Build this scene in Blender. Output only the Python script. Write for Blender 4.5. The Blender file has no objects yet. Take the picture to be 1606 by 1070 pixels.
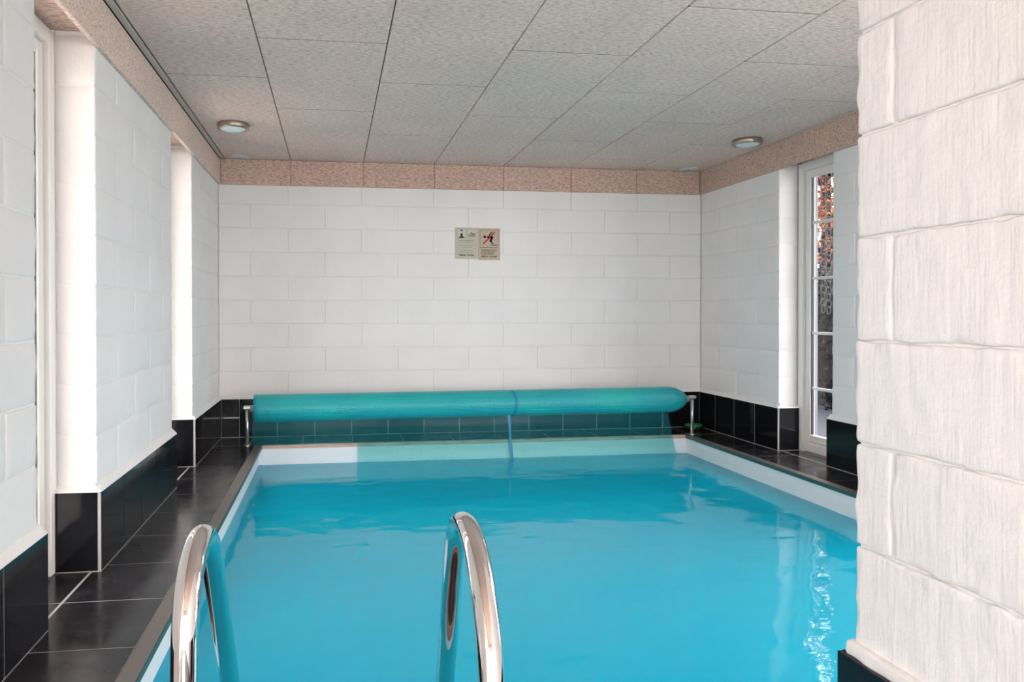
import bpy, math, random
from mathutils import Vector, Matrix, noise
random.seed(7)
S = bpy.context.scene
C = S.collection

# ------------------------------------------------------------------ camera
RW, RH = 1606, 1070
F, CX, CY = 1182.1, 690.54, 500.13
rx, ry, rz = 0.0072, -0.001, 0.1413
CAMPOS = (0.3444, -6.3716, 1.0172)
Rx = Matrix(((1, 0, 0), (0, math.cos(rx), -math.sin(rx)), (0, math.sin(rx), math.cos(rx))))
Ry = Matrix(((math.cos(ry), 0, math.sin(ry)), (0, 1, 0), (-math.sin(ry), 0, math.cos(ry))))
Rz = Matrix(((math.cos(rz), -math.sin(rz), 0), (math.sin(rz), math.cos(rz), 0), (0, 0, 1)))
R = Ry @ Rx @ Rz                       # rows: right, forward, up
cd = bpy.data.cameras.new('camera')
cam = bpy.data.objects.new('camera', cd)
C.objects.link(cam)
right, fwd, up = R[0], R[1], R[2]
M4 = Matrix(((right[0], up[0], -fwd[0], CAMPOS[0]), (right[1], up[1], -fwd[1], CAMPOS[1]),
             (right[2], up[2], -fwd[2], CAMPOS[2]), (0, 0, 0, 1)))
cam.matrix_world = M4
cd.sensor_fit = 'HORIZONTAL'
cd.sensor_width = 36
cd.lens = 36 * F / RW
cd.shift_x = (RW / 2 - CX) / RW
cd.shift_y = (CY - RH / 2) / RW
cd.clip_start = 0.02
S.camera = cam

# ------------------------------------------------------------------ world, exposure, daylight portals
S.view_settings.view_transform = 'Standard'
S.view_settings.look = 'None'
S.view_settings.gamma = 1
S.view_settings.use_curve_mapping = False
S.view_settings.exposure = 0.0
WORLD_STRENGTH = 10.8
w = bpy.data.worlds.new('overcast_sky')
S.world = w
w.use_nodes = True
bg = w.node_tree.nodes['Background']
bg.inputs[0].default_value = (1.0, 0.91, 0.915, 1)
bg.inputs[1].default_value = WORLD_STRENGTH


def portal(loc, rot, sx, sy):
    l = bpy.data.lights.new('daylight_portal', 'AREA')
    l.shape = 'RECTANGLE'; l.size = sx; l.size_y = sy
    l.cycles.is_portal = True
    o = bpy.data.objects.new('daylight_portal', l)
    o.location = loc; o.rotation_euler = rot
    C.objects.link(o)


H = math.pi / 2
for yy in (-3.53, -1.49):
    portal((-0.97, yy, 1.07), (0, -H, 0), 2.1, .62)
for yy in (-1.50,):
    portal((4.0, yy, 1.07), (0, H, 0), 2.1, .62)
portal((-0.97, -7.35, 1.07), (0, -H, 0), 2.1, 1.9)
portal((4.0, -4.0, 1.07), (0, H, 0), 2.1, 1.6)
portal((0.35, -8.95, 1.07), (H, 0, 0), 1.6, 2.1)
portal((2.55, -5.35, 1.07), (H, 0, 0), 2.0, 2.1)

# ------------------------------------------------------------------ materials
def mat(name, col=(.8, .8, .8), rough=.5, metal=0.0, **kw):
    m = bpy.data.materials.new(name); m.use_nodes = True
    p = m.node_tree.nodes['Principled BSDF']
    p.inputs['Base Color'].default_value = (*col, 1)
    p.inputs['Roughness'].default_value = rough
    p.inputs['Metallic'].default_value = metal
    for k, v in kw.items():
        p.inputs[k.replace('_', ' ')].default_value = v
    return m


def N(m, t, **kw):
    n = m.node_tree.nodes.new(t)
    for k, v in kw.items():
        if k.startswith('i_'):
            key = k[2:].replace('_', ' ')
            n.inputs[key].default_value = v
        else:
            setattr(n, k, v)
    return n


def L(m, a, b):
    m.node_tree.links.new(a, b)


def P(m):
    return m.node_tree.nodes['Principled BSDF']


def coords(m, scale=(1, 1, 1), kind='pos'):
    if kind == 'pos':
        g = N(m, 'ShaderNodeNewGeometry'); src = g.outputs['Position']
    else:
        g = N(m, 'ShaderNodeTexCoord'); src = g.outputs['Object']
    mp = N(m, 'ShaderNodeMapping')
    mp.inputs['Scale'].default_value = scale
    L(m, src, mp.inputs['Vector'])
    return mp.outputs[0]


def ramp(m, fac, stops):
    r = N(m, 'ShaderNodeValToRGB')
    el = r.color_ramp.elements
    while len(el) < len(stops):
        el.new(.5)
    for e, (p_, c) in zip(el, stops):
        e.position = p_; e.color = (*c, 1)
    L(m, fac, r.inputs[0])
    return r.outputs[0]


def bump(m, h, strength, dist, chain=None):
    b = N(m, 'ShaderNodeBump', i_Strength=strength, i_Distance=dist)
    L(m, h, b.inputs['Height'])
    if chain is not None:
        L(m, chain, b.inputs['Normal'])
    return b.outputs[0]


def noise_tex(m, vec, scale, detail=3, rough=.5):
    n = N(m, 'ShaderNodeTexNoise')
    n.inputs['Scale'].default_value = scale
    n.inputs['Detail'].default_value = detail
    n.inputs['Roughness'].default_value = rough
    L(m, vec, n.inputs['Vector'])
    return n.outputs[0]


def painted(name, col, groove, fine, rough=.6):
    m = mat(name, col, rough)
    v = coords(m)
    a = noise_tex(m, v, 3, 3)
    c0 = tuple(x * .965 for x in col); c1 = tuple(min(1, x * 1.02) for x in col)
    L(m, ramp(m, a, [(.3, c0), (.7, c1)]), P(m).inputs['Base Color'])
    vg = coords(m, (1, 1, .07))
    g = noise_tex(m, vg, 110, 2)
    b1 = bump(m, g, groove, .004)
    f = noise_tex(m, v, 60, 4, .6)
    b2 = bump(m, f, fine, .004, b1)
    L(m, b2, P(m).inputs['Normal'])
    return m


WHITE = (.86, .83, .815)
M_wall = painted('painted_block', WHITE, .25, .25)
M_near = painted('combed_painted_block', (.91, .875, .86), .42, .5)
M_mortar = painted('painted_mortar', (.86, .84, .82), .0, .5)


def woodwool(name, c0, c1, c2):
    m = mat(name, c1, .9)
    v = coords(m)
    vx = coords(m, (.35, 1, 1))
    a = noise_tex(m, vx, 95, 3, .7)
    b = noise_tex(m, v, 2.2, 2)
    d = noise_tex(m, v, 320, 2, .6)
    mx = N(m, 'ShaderNodeMix', data_type='FLOAT'); mx.inputs[0].default_value = .35
    L(m, a, mx.inputs[2]); L(m, d, mx.inputs[3])
    col = ramp(m, mx.outputs[0], [(.38, c0), (.5, c1), (.62, c2)])
    mul = N(m, 'ShaderNodeMix', data_type='RGBA', blend_type='MULTIPLY'); mul.inputs[0].default_value = 1
    L(m, col, mul.inputs[6])
    L(m, ramp(m, b, [(.3, (.93, .93, .92)), (.7, (1.04, 1.02, 1.0))]), mul.inputs[7])
    L(m, mul.outputs[2], P(m).inputs['Base Color'])
    L(m, bump(m, mx.outputs[0], .7, .004), P(m).inputs['Normal'])
    return m


M_ceil = woodwool('woodwool_ceiling', (.48, .36, .31), (.82, .635, .56), (.93, .78, .70))
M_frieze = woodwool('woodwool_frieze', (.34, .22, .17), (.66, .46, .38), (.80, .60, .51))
M_batten = mat('batten', (.60, .50, .43), .8)
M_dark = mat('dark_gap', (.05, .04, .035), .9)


def black_tile(name, base, rough0, rough1, smudge, spec):
    m = mat(name, base, .2)
    v = coords(m)
    n = noise_tex(m, v, 9, 6, .65)
    L(m, ramp(m, n, [(.45, base), (.75, smudge)]), P(m).inputs['Base Color'])
    n2 = noise_tex(m, v, 5, 4, .6)
    r = ramp(m, n2, [(.3, (rough0,) * 3), (.7, (rough1,) * 3)])
    L(m, r, P(m).inputs['Roughness'])
    f = noise_tex(m, v, 26, 4, .6)
    L(m, bump(m, f, .12, .002), P(m).inputs['Normal'])
    P(m).inputs['Specular IOR Level'].default_value = spec
    return m


M_floor_tile = black_tile('black_slate_floor_tile', (.012, .011, .013), .10, .30, (.040, .036, .044), .28)
M_wall_tile = black_tile('black_wall_tile', (.007, .007, .009), .06, .12, (.010, .010, .012), .20)
M_grout = mat('grout', (.42, .39, .37), .8)
M_grout_dark = mat('grout_dark', (.30, .28, .27), .8)
M_coping = mat('coping_profile', (.20, .17, .155), .38, .55)
M_coping_side = mat('coping_side', (.03, .10, .09), .4)  # teal puts the water's reflection on the profile side into the colour
M_liner = mat('white_liner', (.80, .84, .86), .45)
M_wood = mat('wood_strip', (.55, .38, .27), .6)
v = coords(M_wood, (2, 40, 40)); L(M_wood, ramp(M_wood, noise_tex(M_wood, v, 3, 4), [(.3, (.22, .13, .09)), (.45, (.55, .36, .27)), (.7, (.68, .50, .38))]), P(M_wood).inputs['Base Color'])
M_chrome = mat('polished_steel', (.80, .76, .74), .045, 1.0)
M_steel = mat('brushed_steel', (.72, .70, .68), .38, .9)
M_nickel = mat('brushed_nickel', (.42, .36, .29), .35, 1.0)
M_frost = mat('frosted_glass', (.72, .80, .80), .25)
M_frame = mat('window_frame_white', (.86, .83, .79), .35)
M_gasket = mat('gasket', (.03, .035, .05), .5)
M_plastic_black = mat('black_plastic', (.02, .02, .02), .35)
M_plastic_grey = mat('grey_plastic', (.45, .43, .43), .45)
M_green = mat('green_plastic', (.01, .36, .07), .3)
M_strap = mat('blue_strap', (.015, .22, .40), .5)

# glass pane: clear, reflecting by Fresnel, light passes straight through
M_glass = bpy.data.materials.new('pane_glass'); M_glass.use_nodes = True
nt = M_glass.node_tree; nt.nodes.clear()
out = N(M_glass, 'ShaderNodeOutputMaterial'); mix = N(M_glass, 'ShaderNodeMixShader')
tr = N(M_glass, 'ShaderNodeBsdfTransparent'); gl = N(M_glass, 'ShaderNodeBsdfGlossy'); gl.inputs['Roughness'].default_value = .01
tr.inputs[0].default_value = (.93, .96, .96, 1)
fr = N(M_glass, 'ShaderNodeFresnel'); fr.inputs['IOR'].default_value = 1.5
geo = N(M_glass, 'ShaderNodeNewGeometry'); inv_ = N(M_glass, 'ShaderNodeMath', operation='SUBTRACT'); inv_.inputs[0].default_value = 1
mu_ = N(M_glass, 'ShaderNodeMath', operation='MULTIPLY')
L(M_glass, geo.outputs['Backfacing'], inv_.inputs[1]); L(M_glass, inv_.outputs[0], mu_.inputs[0]); L(M_glass, fr.outputs[0], mu_.inputs[1])
L(M_glass, mu_.outputs[0], mix.inputs[0]); L(M_glass, tr.outputs[0], mix.inputs[1]); L(M_glass, gl.outputs[0], mix.inputs[2])
L(M_glass, mix.outputs[0], out.inputs[0])

# pool water: tinted, slightly cloudy body under a Fresnel surface with faint ripples
M_water = bpy.data.materials.new('pool_water'); M_water.use_nodes = True
M_water.node_tree.nodes.clear()
out = N(M_water, 'ShaderNodeOutputMaterial'); mix = N(M_water, 'ShaderNodeMixShader'); body = N(M_water, 'ShaderNodeMixShader')
tr = N(M_water, 'ShaderNodeBsdfTransparent'); df = N(M_water, 'ShaderNodeBsdfDiffuse'); gl = N(M_water, 'ShaderNodeBsdfGlossy')
tr.inputs[0].default_value = (.20, .82, .97, 1)
df.inputs[0].default_value = (.008, .63, .92, 1)
gl.inputs['Roughness'].default_value = .015
body.inputs[0].default_value = .74
fr = N(M_water, 'ShaderNodeFresnel'); fr.inputs['IOR'].default_value = 1.33
v = coords(M_water, (1, 1, 1))
n1 = noise_tex(M_water, v, 2.2, 2)
n2 = noise_tex(M_water, coords(M_water, (.5, 1.6, 1)), 9, 2)
b1 = bump(M_water, n1, 1.0, .013)
b2 = bump(M_water, n2, 1.0, .0014, b1)
L(M_water, b2, gl.inputs['Normal']); L(M_water, b2, fr.inputs['Normal'])
L(M_water, tr.outputs[0], body.inputs[1]); L(M_water, df.outputs[0], body.inputs[2])
L(M_water, fr.outputs[0], mix.inputs[0]); L(M_water, body.outputs[0], mix.inputs[1]); L(M_water, gl.outputs[0], mix.inputs[2])
L(M_water, mix.outputs[0], out.inputs[0])


def bubble(m, vec, sc=95):
    """hexagonal dots of the bubble foil"""
    vo = N(m, 'ShaderNodeTexVoronoi'); vo.inputs['Scale'].default_value = sc; vo.inputs['Randomness'].default_value = .25
    L(m, vec, vo.inputs['Vector'])
    r = N(m, 'ShaderNodeMapRange'); r.inputs[1].default_value = .45; r.inputs[2].default_value = .1
    L(m, vo.outputs['Distance'], r.inputs[0])
    return r.outputs[0]


M_foil = mat('rolled_bubble_foil', (.01, .42, .44), .28)
v = coords(M_foil, (1, 1, 1), 'obj')
nn = noise_tex(M_foil, coords(M_foil, (1, 1.5, 1.5)), 2.5, 3)
fm_ = N(M_foil, 'ShaderNodeMix', data_type='RGBA'); L(M_foil, ramp(M_foil, nn, [(.3, (.008, .34, .42)), (.65, (.012, .43, .42))]), fm_.inputs[6])
fm_.inputs[7].default_value = (.10, .66, .66, 1); fb_ = bubble(M_foil, v); fk_ = N(M_foil, 'ShaderNodeMath', operation='MULTIPLY'); fk_.inputs[1].default_value = .45  # lighter dots carry the bubbles' highlights in the base colour
L(M_foil, fb_, fk_.inputs[0]); L(M_foil, fk_.outputs[0], fm_.inputs[0]); L(M_foil, fm_.outputs[2], P(M_foil).inputs['Base Color'])
L(M_foil, bump(M_foil, bubble(M_foil, v), .8, .003), P(M_foil).inputs['Normal'])

M_sheet = bpy.data.materials.new('hanging_bubble_foil'); M_sheet.use_nodes = True
pb = P(M_sheet); pb.inputs['Base Color'].default_value = (.012, .30, .36, 1); pb.inputs['Roughness'].default_value = .25
tr = N(M_sheet, 'ShaderNodeBsdfTransparent'); tr.inputs[0].default_value = (.68, .97, .94, 1)
mx = N(M_sheet, 'ShaderNodeMixShader')
bb = bubble(M_sheet, coords(M_sheet, (1, 1, 1), 'obj'))
L(M_sheet, bump(M_sheet, bb, .8, .003), pb.inputs['Normal'])
fa = N(M_sheet, 'ShaderNodeMapRange'); fa.inputs[3].default_value = .2; fa.inputs[4].default_value = .5
L(M_sheet, bb, fa.inputs[0]); L(M_sheet, fa.outputs[0], mx.inputs[0])
L(M_sheet, tr.outputs[0], mx.inputs[1]); L(M_sheet, pb.outputs[0], mx.inputs[2])
L(M_sheet, mx.outputs[0], M_sheet.node_tree.nodes['Material Output'].inputs[0])


def leafy(name, stops, trans=.4):
    m = mat(name, (.5, .2, .05), .55)
    n = noise_tex(m, coords(m), 9, 3, .7)
    c = ramp(m, n, stops)
    L(m, c, P(m).inputs['Base Color'])
    P(m).inputs['Specular IOR Level'].default_value = .12
    tl = N(m, 'ShaderNodeBsdfTranslucent'); L(m, c, tl.inputs[0])
    mxx = N(m, 'ShaderNodeMixShader'); mxx.inputs[0].default_value = trans
    L(m, P(m).outputs[0], mxx.inputs[1]); L(m, tl.outputs[0], mxx.inputs[2])
    L(m, mxx.outputs[0], m.node_tree.nodes['Material Output'].inputs[0])
    return m


M_autumn = leafy('autumn_leaves', [(.3, (.03, .008, .008)), (.45, (.12, .028, .014)), (.58, (.26, .075, .022)), (.7, (.42, .19, .05))])
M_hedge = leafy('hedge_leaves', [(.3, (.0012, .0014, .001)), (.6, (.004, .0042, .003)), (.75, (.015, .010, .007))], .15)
M_bark = mat('bark', (.005, .004, .004), .9, Specular_IOR_Level=.1)
M_lawn = mat('pale_gravel', (.58, .54, .49), .9)
M_paving = mat('paving_outside', (.022, .026, .035), .6)
M_render_out = mat('outer_wall', (.20, .22, .26), .8)

# ------------------------------------------------------------------ mesh helpers
class MB:
    def __init__(s): s.v = []; s.f = []
    def add(s, vs, fs):
        b = len(s.v); s.v += [tuple(x) for x in vs]; s.f += [tuple(b + i for i in f) for f in fs]
        return s
    def box(s, x0, x1, y0, y1, z0, z1):
        return s.add([(x0, y0, z0), (x1, y0, z0), (x1, y1, z0), (x0, y1, z0), (x0, y0, z1), (x1, y0, z1), (x1, y1, z1), (x0, y1, z1)],
                     [(0, 3, 2, 1), (4, 5, 6, 7), (0, 1, 5, 4), (1, 2, 6, 5), (2, 3, 7, 6), (3, 0, 4, 7)])
    def tube(s, pts, rad, n=16, cap=True):
        pts = [Vector(p) for p in pts]
        rads = rad if isinstance(rad, (list, tuple)) else [rad] * len(pts)
        t0 = (pts[1] - pts[0]).normalized()
        a = Vector((0, 0, 1)) if abs(t0.z) < .9 else Vector((1, 0, 0))
        nrm = t0.cross(a).normalized()
        vs = []; fs = []
        for i, p in enumerate(pts):
            t = (pts[min(i + 1, len(pts) - 1)] - pts[max(i - 1, 0)]).normalized()
            nrm = (nrm - t * nrm.dot(t)).normalized(); bn = t.cross(nrm)
            for k in range(n):
                an = 2 * math.pi * k / n
                vs.append(p + (nrm * math.cos(an) + bn * math.sin(an)) * rads[i])
        for i in range(len(pts) - 1):
            for k in range(n):
                k2 = (k + 1) % n
                fs.append((i * n + k, i * n + k2, (i + 1) * n + k2, (i + 1) * n + k))
        if cap:
            fs.append(tuple(range(n - 1, -1, -1))); m = (len(pts) - 1) * n; fs.append(tuple(range(m, m + n)))
        return s.add(vs, fs)
    def lathe(s, prof, c=(0, 0, 0), n=40):
        vs = []; fs = []
        for r, z in prof:
            for k in range(n):
                a = 2 * math.pi * k / n
                vs.append((c[0] + r * math.cos(a), c[1] + r * math.sin(a), c[2] + z))
        for i in range(len(prof) - 1):
            for k in range(n):
                k2 = (k + 1) % n
                fs.append((i * n + k, i * n + k2, (i + 1) * n + k2, (i + 1) * n + k))
        if prof[0][0] > 1e-4: fs.append(tuple(range(n - 1, -1, -1)))
        if prof[-1][0] > 1e-4: m = (len(prof) - 1) * n; fs.append(tuple(range(m, m + n)))
        return s.add(vs, fs)
    def mesh(s, name, material, smooth=False):
        me = bpy.data.meshes.new(name); me.from_pydata(s.v, [], s.f); me.update()
        if material: me.materials.append(material)
        if smooth:
            me.polygons.foreach_set('use_smooth', [True] * len(me.polygons))
        return me
    def build(s, name, material, parent=None, smooth=False, loc=None):
        return link(name, s.mesh(name, material, smooth), parent, loc)


def link(name, me, parent=None, loc=None, rotz=0):
    o = bpy.data.objects.new(name, me); C.objects.link(o)
    if loc: o.location = loc
    if rotz: o.rotation_euler.z = rotz
    if parent: o.parent = parent
    return o


def tag(o, label, cat, group=None, kind=None):
    o['label'] = label; o['category'] = cat
    if group: o['group'] = group
    if kind: o['kind'] = kind
    return o


def empty(name, loc, rotz=0):
    o = bpy.data.objects.new(name, None); C.objects.link(o); o.location = loc; o.rotation_euler.z = rotz
    o.empty_display_size = .1
    return o


def bevbox(sx, sy, sz, b, material, cache={}):
    """box centred on the origin with every edge chamfered (44 triangles), shared by size"""
    key = (round(sx, 4), round(sy, 4), round(sz, 4), round(b, 4), material.name)
    if key in cache: return cache[key]
    hx, hy, hz = sx / 2, sy / 2, sz / 2
    b = min(b, hx * .9, hy * .9, hz * .9)
    idx = {}; vs = []
    for i in (-1, 1):
        for j in (-1, 1):
            for k in (-1, 1):
                for ax in range(3):
                    p = [i * (hx - b), j * (hy - b), k * (hz - b)]
                    p[ax] = (i, j, k)[ax] * (hx, hy, hz)[ax]
                    idx[(i, j, k, ax)] = len(vs); vs.append(tuple(p))
    fs = []
    for ax in range(3):
        o1, o2 = [a for a in range(3) if a != ax]
        for sgn in (-1, 1):
            q = []
            for a, c in ((-1, -1), (1, -1), (1, 1), (-1, 1)):
                s = [0, 0, 0]; s[ax] = sgn; s[o1] = a; s[o2] = c
                q.append(idx[(*s, ax)])
            fs.append(q)
    for ax in range(3):
        o1, o2 = [a for a in range(3) if a != ax]
        for a in (-1, 1):
            for c in (-1, 1):
                s0 = [0, 0, 0]; s0[ax] = -1; s0[o1] = a; s0[o2] = c
                s1 = list(s0); s1[ax] = 1
                fs.append([idx[(*s0, o1)], idx[(*s1, o1)], idx[(*s1, o2)], idx[(*s0, o2)]])
    for i in (-1, 1):
        for j in (-1, 1):
            for k in (-1, 1):
                fs.append([idx[(i, j, k, 0)], idx[(i, j, k, 1)], idx[(i, j, k, 2)]])
    ff = []
    for f in fs:                                     # outward winding
        c = sum((Vector(vs[i]) for i in f), Vector()) / len(f)
        n = (Vector(vs[f[1]]) - Vector(vs[f[0]])).cross(Vector(vs[f[2]]) - Vector(vs[f[0]]))
        ff.append(tuple(f) if n.dot(c) > 0 else tuple(reversed(f)))
    me = bpy.data.meshes.new('block'); me.from_pydata(vs, [], ff); me.materials.append(material); me.update()
    cache[key] = me
    return me


def piece(name, x0, x1, y0, y1, z0, z1, b, material, parent, jit=0):
    me = bevbox(abs(x1 - x0), abs(y1 - y0), abs(z1 - z0), b, material)
    return link(name, me, parent, ((x0 + x1) / 2, (y0 + y1) / 2, (z0 + z1) / 2))


def rough_block(sx, sy, sz, r, amp, res, material, seed, groove=0.0):
    """painted cast block: rounded box with uneven edges and combed faces"""
    hs = Vector((sx / 2, sy / 2, sz / 2))
    def axis(d):
        k = max(1, int(round((d - 2 * r) / res)))
        return [0, r * .35] + [r + (d - 2 * r) * i / k for i in range(k + 1)] + [d - r * .35, d]
    ax_ = [axis(d) for d in (sx, sy, sz)]; n = [len(a_) - 1 for a_ in ax_]
    vid = {}; vs = []; fs = []
    off = Vector((seed * 7.3, seed * 3.1, seed * 5.7))
    def vert(i, j, k):
        key = (i, j, k)
        if key in vid: return vid[key]
        p = Vector((-hs.x + ax_[0][i], -hs.y + ax_[1][j], -hs.z + ax_[2][k]))
        q = Vector(tuple(max(-(h - r), min(h - r, c)) for c, h in zip(p, hs)))
        d = p - q
        nn_ = d.normalized() if d.length > 1e-9 else Vector((0, 0, 0))
        ln = min(d.length, r)
        q2 = q + nn_ * r if d.length > 1e-9 else p
        edge = sum(1 for c in d if abs(c) > r * .4)
        a = noise.noise((q2 + off) * 22) * amp * (1.0 if edge > 1 else .35)
        a += noise.noise((q2 + off) * 60) * amp * .3
        if groove:
            a += noise.noise(Vector(((q2.x + off.x) * 90, (q2.y + off.y) * 90, (q2.z + off.z) * 7))) * groove
        q2 = q2 + nn_ * a
        vid[key] = len(vs); vs.append(q2); return vid[key]
    for ax in range(3):
        u, v_ = [a for a in range(3) if a != ax]
        for side in (0, 1):
            for a in range(n[u]):
                for b in range(n[v_]):
                    q = []
                    for da, db in ((0, 0), (1, 0), (1, 1), (0, 1)):
                        ijk = [0, 0, 0]; ijk[ax] = n[ax] * side; ijk[u] = a + da; ijk[v_] = b + db
                        q.append(vert(*ijk))
                    flip = (side == 1) != (ax == 1)
                    fs.append(tuple(q) if flip else tuple(reversed(q)))
    me = bpy.data.meshes.new('block'); me.from_pydata(vs, [], fs); me.materials.append(material); me.update()
    me.polygons.foreach_set('use_smooth', [True] * len(me.polygons))
    return me


# ------------------------------------------------------------------ room constants
XL, XR = -0.585, 3.613            # inner faces of the long walls
ZC = 2.284                        # ceiling
ZF = 2.072                        # bottom of the frieze boards
ZT = .3137                        # top of the black tile skirting
REV = .15                         # reveal depth
SOFF = 2.13
YB = 0.0
JZ = [1.9204 - .198 * k for k in range(8)]     # bed joints
ROWS = [(1.9204, 2.118)] + [(JZ[k + 1], JZ[k]) for k in range(7)] + [(.318, JZ[7] if len(JZ) > 7 else .534)]
ROWS[-1] = (.336, JZ[7])
G = .0055

# ------------------------------------------------------------------ floor
fl = MB()
EDL, EDR = -.198, 3.243           # pool-side edges of the coping
YP0, YP1 = -4.9, -.462            # near and far edge of the pool
fl.box(-.95, EDL - .058, -8.9, .2, -.12, -.0010)
fl.box(EDR + .058, 3.95, -5.0, .2, -.12, -.0010)
fl.box(EDL - .058, EDR + .058, YP1 + .045, .2, -.12, -.0010)
fl.box(EDL - .058, EDR + .058, -8.9, YP0 - .055, -.12, -.0010)
floor = tag(fl.build('floor', M_grout), 'black slate tiled pool deck with pale grout', 'floor', kind='structure')


def floor_tiles(xs, ys, g=.006, b=.0006):
    for i in range(len(xs) - 1):
        for j in range(len(ys) - 1):
            piece('tile', xs[i] + g / 2, xs[i + 1] - g / 2, ys[j] + g / 2, ys[j + 1] - g / 2, -.012, 0, b, M_floor_tile, floor)


ysl = [-8.5 + .0] + [-3.968 - .4 * k for k in range(11, 0, -1)] + [-3.968 + .4 * k for k in range(0, 9)] + [-.42]
floor_tiles([-.600, EDL - .0565], [y for y in ysl if y > -5.1 and y <= -.7] + [-.42], )
floor_tiles([-.600, -.30, 0.10, .5, .9, 1.3, 1.7, 2.1, 2.5, 2.9, 3.3, 3.62], [-.414, 0.0])
for (ya, yb) in ((-3.83, -3.225), (-1.81, -1.17)):
    floor_tiles([-.745, -.604], [ya, {-3.83: -3.568, -1.81: -1.568}[ya], yb])
floor_tiles([EDR + .0565, 3.615], [-5.0, -4.6, -4.2, -3.8, -3.4, -3.0, -2.6, -2.2, -1.8, -1.4, -1.0, -.42])
for (ya, yb) in ((-4.80, -3.20), (-1.80, -1.20)):
    floor_tiles([3.619, 3.765], [ya, yb])
floor_tiles([-.600, -.2, .2, .6, 1.0, 1.34], [-8.5, -8.1, -7.7, -7.3, -6.9, -6.5, -6.1, -5.7, -5.3, YP0 - .057])
floor_tiles([1.34, 1.8, 2.2, 2.6, 3.0, 3.29], [-5.02, YP0 - .057])

# ------------------------------------------------------------------ pool
ZW = -.145
DEEP = -.62
XPL, XPR = -.222, 3.250
pool = tag(empty('swimming_pool', (1.5, -2.7, 0)), 'white lined swimming pool sunk into the black tiled deck', 'swimming pool')
def at_pool(o):
    o.parent = pool; o.matrix_parent_inverse = Matrix.Translation((-1.5, 2.7, 0)); return o
t = .02
at_pool(MB().box(XPL - t, XPL, YP0 - .03, YP1 + .03, DEEP, -.018).build('liner_wall', M_liner))
at_pool(MB().box(XPR, XPR + t, YP0 - .03, YP1 + .03, DEEP, -.012).build('liner_wall', M_liner))
at_pool(MB().box(XPL, XPR, YP1, YP1 + t, DEEP, -.022).build('liner_wall', M_liner))
at_pool(MB().box(XPL, XPR, YP0 - t, YP0, DEEP, -.018).build('liner_wall', M_liner))
at_pool(MB().box(XPL - t, XPR + t, YP0 - .03, YP1 + .03, DEEP - .05, DEEP).build('liner_floor', M_liner))
for (x0, x1, xs) in ((EDL - .054, EDL, EDL), (EDR, EDR + .054, EDR)):
    o = at_pool(MB().box(x0, x1, YP0 - .05, YP1 + .03, -.02, .003).build('coping_profile', M_coping))
    sx = (xs, xs + .002) if xs == EDL else (xs - .002, xs)
    at_pool(MB().box(sx[0], sx[1], YP0, YP1, -.022, .000).build('coping_lip', M_coping_side))
at_pool(MB().box(EDL, EDR, YP0 - .054, YP0, -.02, .003).build('coping_profile', M_coping))
m_ = MB()
nx = 40
for i in range(nx):                                   # weathered wood strip with an uneven top
    xa = EDL - .0 + (EDR - EDL) * i / nx; xb = EDL + (EDR - EDL) * (i + 1) / nx
    h = lambda x: .003 + .006 * math.exp(-((x - .25) / .3) ** 2)
    m_.add([(xa, YP1 - .006, -.022), (xb, YP1 - .006, -.022), (xb, YP1 - .006, h(xb)), (xa, YP1 - .006, h(xa)),
            (xa, YP1 + .04, -.022), (xb, YP1 + .04, -.022), (xb, YP1 + .04, h(xb)), (xa, YP1 + .04, h(xa))],
           [(0, 1, 2, 3), (3, 2, 6, 7), (5, 4, 7, 6)] + ([(0, 3, 7, 4)] if i == 0 else []) + ([(1, 5, 6, 2)] if i == nx - 1 else []))
at_pool(m_.build('wood_strip', M_wood))
wm = MB(); wm.add([(XPL, YP0, ZW), (XPR, YP0, ZW), (XPR, YP1, ZW), (XPL, YP1, ZW)], [(0, 1, 2, 3)])
water = tag(wm.build('pool_water', M_water), 'calm turquoise water filling the swimming pool', 'water', kind='stuff')

# ------------------------------------------------------------------ walls
def wall_core(name, label):
    return name, label


RES = .035
variants = {}
def block_mesh(sx, sy, sz, material, soft=True):
    if not soft:
        return bevbox(sx, sy, sz, .0035, material)
    key = (round(sx, 3), round(sy, 3), round(sz, 3), material.name)
    lst = variants.setdefault(key, [])
    if len(lst) < 3:
        lst.append(rough_block(sx, sy, sz, .006, .004, RES, material, len(variants) + 11 * len(lst)))
        return lst[-1]
    return random.choice(lst)


def side_blocks(parent, x_face, sgn, y0, y1, phase_odd, length=.59, rows=ROWS, depth=REV, material=M_wall, soft=True):
    """courses of blocks on a long wall; blocks are 'depth' thick and turn the corner of the openings"""
    for r, (z0, z1) in enumerate(rows):
        step = length
        ys = [y0]
        y = y0 + (step / 2 if (r + phase_odd) % 2 else step)
        while y < y1 - .06:
            ys.append(y); y += step
        ys.append(y1)
        for a, b in zip(ys, ys[1:]):
            sy = b - a - G; sz = z1 - z0 - G
            me = block_mesh(depth, sy, sz, material, soft)
            xc = x_face - sgn * depth / 2 + random.uniform(-.0007, .0007)
            link('block', me, parent, (xc, (a + b) / 2, (z0 + z1) / 2))


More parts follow.
